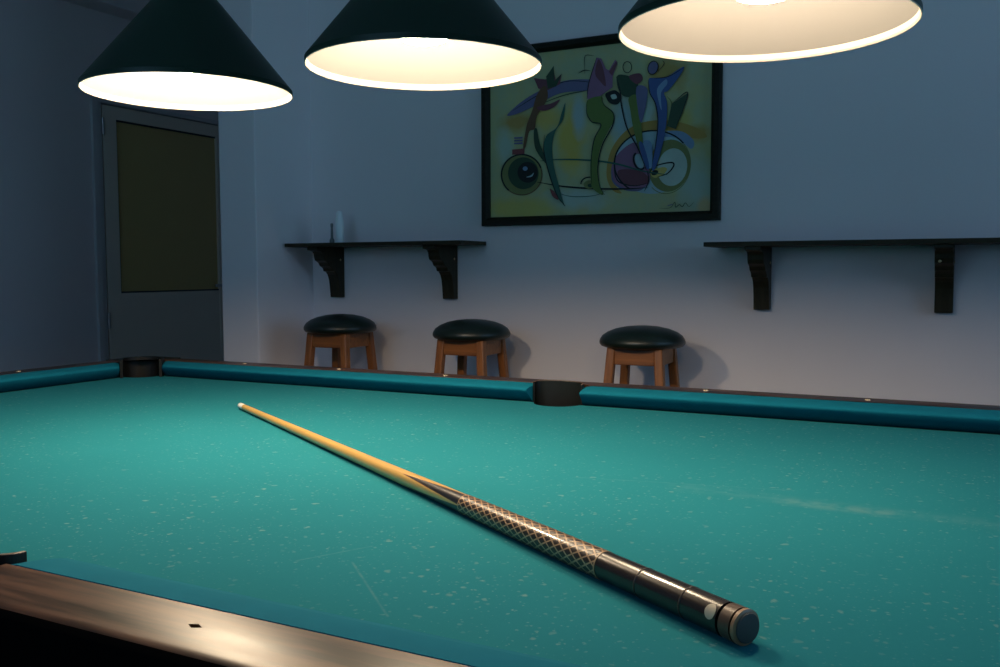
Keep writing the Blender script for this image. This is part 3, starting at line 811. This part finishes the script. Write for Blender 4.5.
# first figure
blob([(120, 272), (190, 215), (300, 165), (400, 160), (425, 170), (380, 195), (290, 205), (200, 250), (140, 275)], 'violet')
stroke([(135, 262), (220, 210), (310, 166), (425, 172)], 3, 'black'); stroke([(215, 245), (300, 212), (380, 195)], 3, 'dgreen')
blob([(205, 155), (225, 158), (258, 160), (266, 118), (276, 160), (296, 140), (290, 175), (250, 195), (220, 190)], 'maroon', False)
blob([(245, 150), (270, 115), (272, 165), (296, 142), (278, 182), (250, 190)], 'dgreen', False)
blob([(240, 180), (250, 220), (215, 280), (208, 320), (190, 330), (178, 380), (170, 380), (182, 310), (200, 260), (215, 210)], 'brown')
blob([(215, 250), (260, 238), (290, 225), (270, 250), (235, 262)], 'maroon')
blob([(205, 330), (215, 320), (225, 370), (250, 430), (240, 430), (210, 385)], 'dgreen')
blob([(308, 235), (300, 290), (275, 330), (265, 380), (270, 440), (285, 500), (300, 555), (305, 572), (280, 535), (258, 470), (238, 400), (245, 345), (280, 315), (295, 270)], 'teal')
stroke([(240, 340), (238, 395), (256, 470), (282, 540), (308, 572)], 4, 'black'); blob([(258, 515), (275, 530), (285, 552), (266, 540)], 'red')
# second figure
blob([(395, 130), (410, 88), (425, 92), (440, 125), (450, 130), (470, 95), (478, 105), (462, 150), (462, 185), (420, 215), (380, 225), (378, 200)], 'mauve', False)
blob([(405, 140), (415, 95), (430, 120), (440, 180), (420, 165)], 'maroon'); blob([(450, 135), (474, 98), (476, 110), (460, 148)], 'maroon', False)
stroke([(378, 225), (385, 170), (410, 88)], 3, 'black'); stroke([(370, 140), (372, 85), (400, 82)], 2, 'black'); stroke([(350, 140), (370, 130), (390, 132)], 3, 'black')
blob([(380, 228), (425, 215), (432, 240), (462, 268), (466, 295), (440, 340), (420, 390), (412, 450), (418, 500), (432, 535), (408, 525), (392, 500), (390, 430), (400, 360), (425, 310), (400, 298), (380, 275)], 'green')
stroke([(425, 212), (434, 242), (464, 270), (462, 310), (428, 375), (414, 445), (420, 505), (436, 536)], 4, 'black'); stroke([(379, 228), (378, 270), (395, 298), (424, 308), (402, 356), (392, 425), (394, 500)], 4, 'black')
blob([(440, 205), (470, 195), (490, 215), (480, 240), (455, 238), (442, 222)], 'black'); blob([(456, 212), (470, 208), (476, 220), (462, 224)], 'pale')
# third figure
blob([(476, 150), (500, 145), (540, 160), (545, 190), (535, 215), (500, 215), (480, 190)], 'dgreen'); stroke([(474, 150), (486, 195), (492, 250), (510, 320), (545, 385), (572, 455)], 5, 'black')
ring_s(510, 120, 14, 18, 2.5, 'black'); blob([(515, 150), (550, 140), (560, 160), (540, 175)], 'maroon')
blob([(515, 220), (545, 215), (555, 300), (562, 390), (548, 385), (530, 320), (520, 260)], 'green'); blob([(540, 185), (575, 190), (570, 250), (555, 300), (545, 260)], 'violet')
# fourth figure
blob([(580, 160), (600, 155), (640, 150), (680, 125), (696, 120), (680, 150), (645, 195), (630, 205), (640, 240), (634, 330), (615, 410), (600, 452), (590, 448), (602, 370), (608, 290), (600, 235), (586, 205)], 'blue')
blob([(608, 190), (635, 160), (640, 175), (620, 205), (622, 260), (612, 230)], 'lblue'); stroke([(578, 160), (584, 205), (602, 240), (610, 300), (602, 375), (588, 450)], 4, 'black'); stroke([(598, 157), (645, 150), (697, 120)], 3, 'black')
ell(594, 122, 15, 20, 'violet', .3); ring_s(594, 122, 16, 22, 3, 'black', 0, 360, .3); stroke([(610, 135), (630, 110), (625, 98)], 2.5, 'black')
blob([(565, 360), (590, 370), (590, 445), (574, 440), (560, 395)], 'lblue'); blob([(548, 372), (562, 370), (582, 440), (572, 448)], 'blue')
stroke([(640, 215), (655, 240), (645, 300), (632, 330)], 5, 'olive')
blob([(655, 240), (708, 204), (690, 270), (668, 322), (640, 312)], 'dgreen', False); stroke([(655, 240), (708, 204), (668, 322)], 3, 'black')
stroke([(575, 455), (580, 490), (566, 525)], 4, 'black')
# scribbled mark in the corner
stroke([(615, 580), (650, 578), (665, 560), (668, 576), (680, 568), (690, 574), (700, 562), (712, 574), (728, 558)], 2.5, 'dgreen')
stroke([(640, 572), (660, 566)], 3, 'violet')
build('canvas', b, pmats, PF)
b = NB(); box(b, FW_ - .004, PW - FW_ + .004, -.0090, -.002, FW_ - .004, PH - FW_ + .004)
build('backing_board', b, M['framewood'], PF)

# ------------------------------------------------------------------ daylight
wd = bpy.data.worlds.new('world'); SC.world = wd; wd.use_nodes = True
bg = wd.node_tree.nodes['Background']; bg.inputs[0].default_value = (0.32, 0.61, 0.97, 1); bg.inputs[1].default_value = 2.2
for loc, rot, sx_, sy_ in (((RX1 + .14, (WY0 + WY1) / 2, (WZ0 + WZ1) / 2), (0, PI / 2, 0), WZ1 - WZ0, WY1 - WY0),
                           (((FX0 + FX1) / 2, RY0 - .14, (FZ0 + FZ1) / 2), (PI / 2, 0, 0), FX1 - FX0, FZ1 - FZ0)):  # second portal serves the added fill window
    pl = bpy.data.lights.new('window_portal', 'AREA'); pl.shape = 'RECTANGLE'; pl.size = sx_; pl.size_y = sy_
    pl.cycles.is_portal = True
    po = bpy.data.objects.new('window_portal', pl); COL.objects.link(po)
    po.location = loc; po.rotation_euler = rot

vs = SC.view_settings; SC.display_settings.display_device = 'sRGB'
vs.view_transform = 'Standard'; vs.look = 'None'; vs.exposure = 0.22; vs.gamma = 1.0; vs.use_curve_mapping = False
cy = SC.cycles
cy.use_denoising = True
try: cy.denoiser = 'OPENIMAGEDENOISE'
except Exception: pass
cy.max_bounces = 10; cy.diffuse_bounces = 6; cy.caustics_reflective = False; cy.caustics_refractive = False
cy.sample_clamp_indirect = 4.0
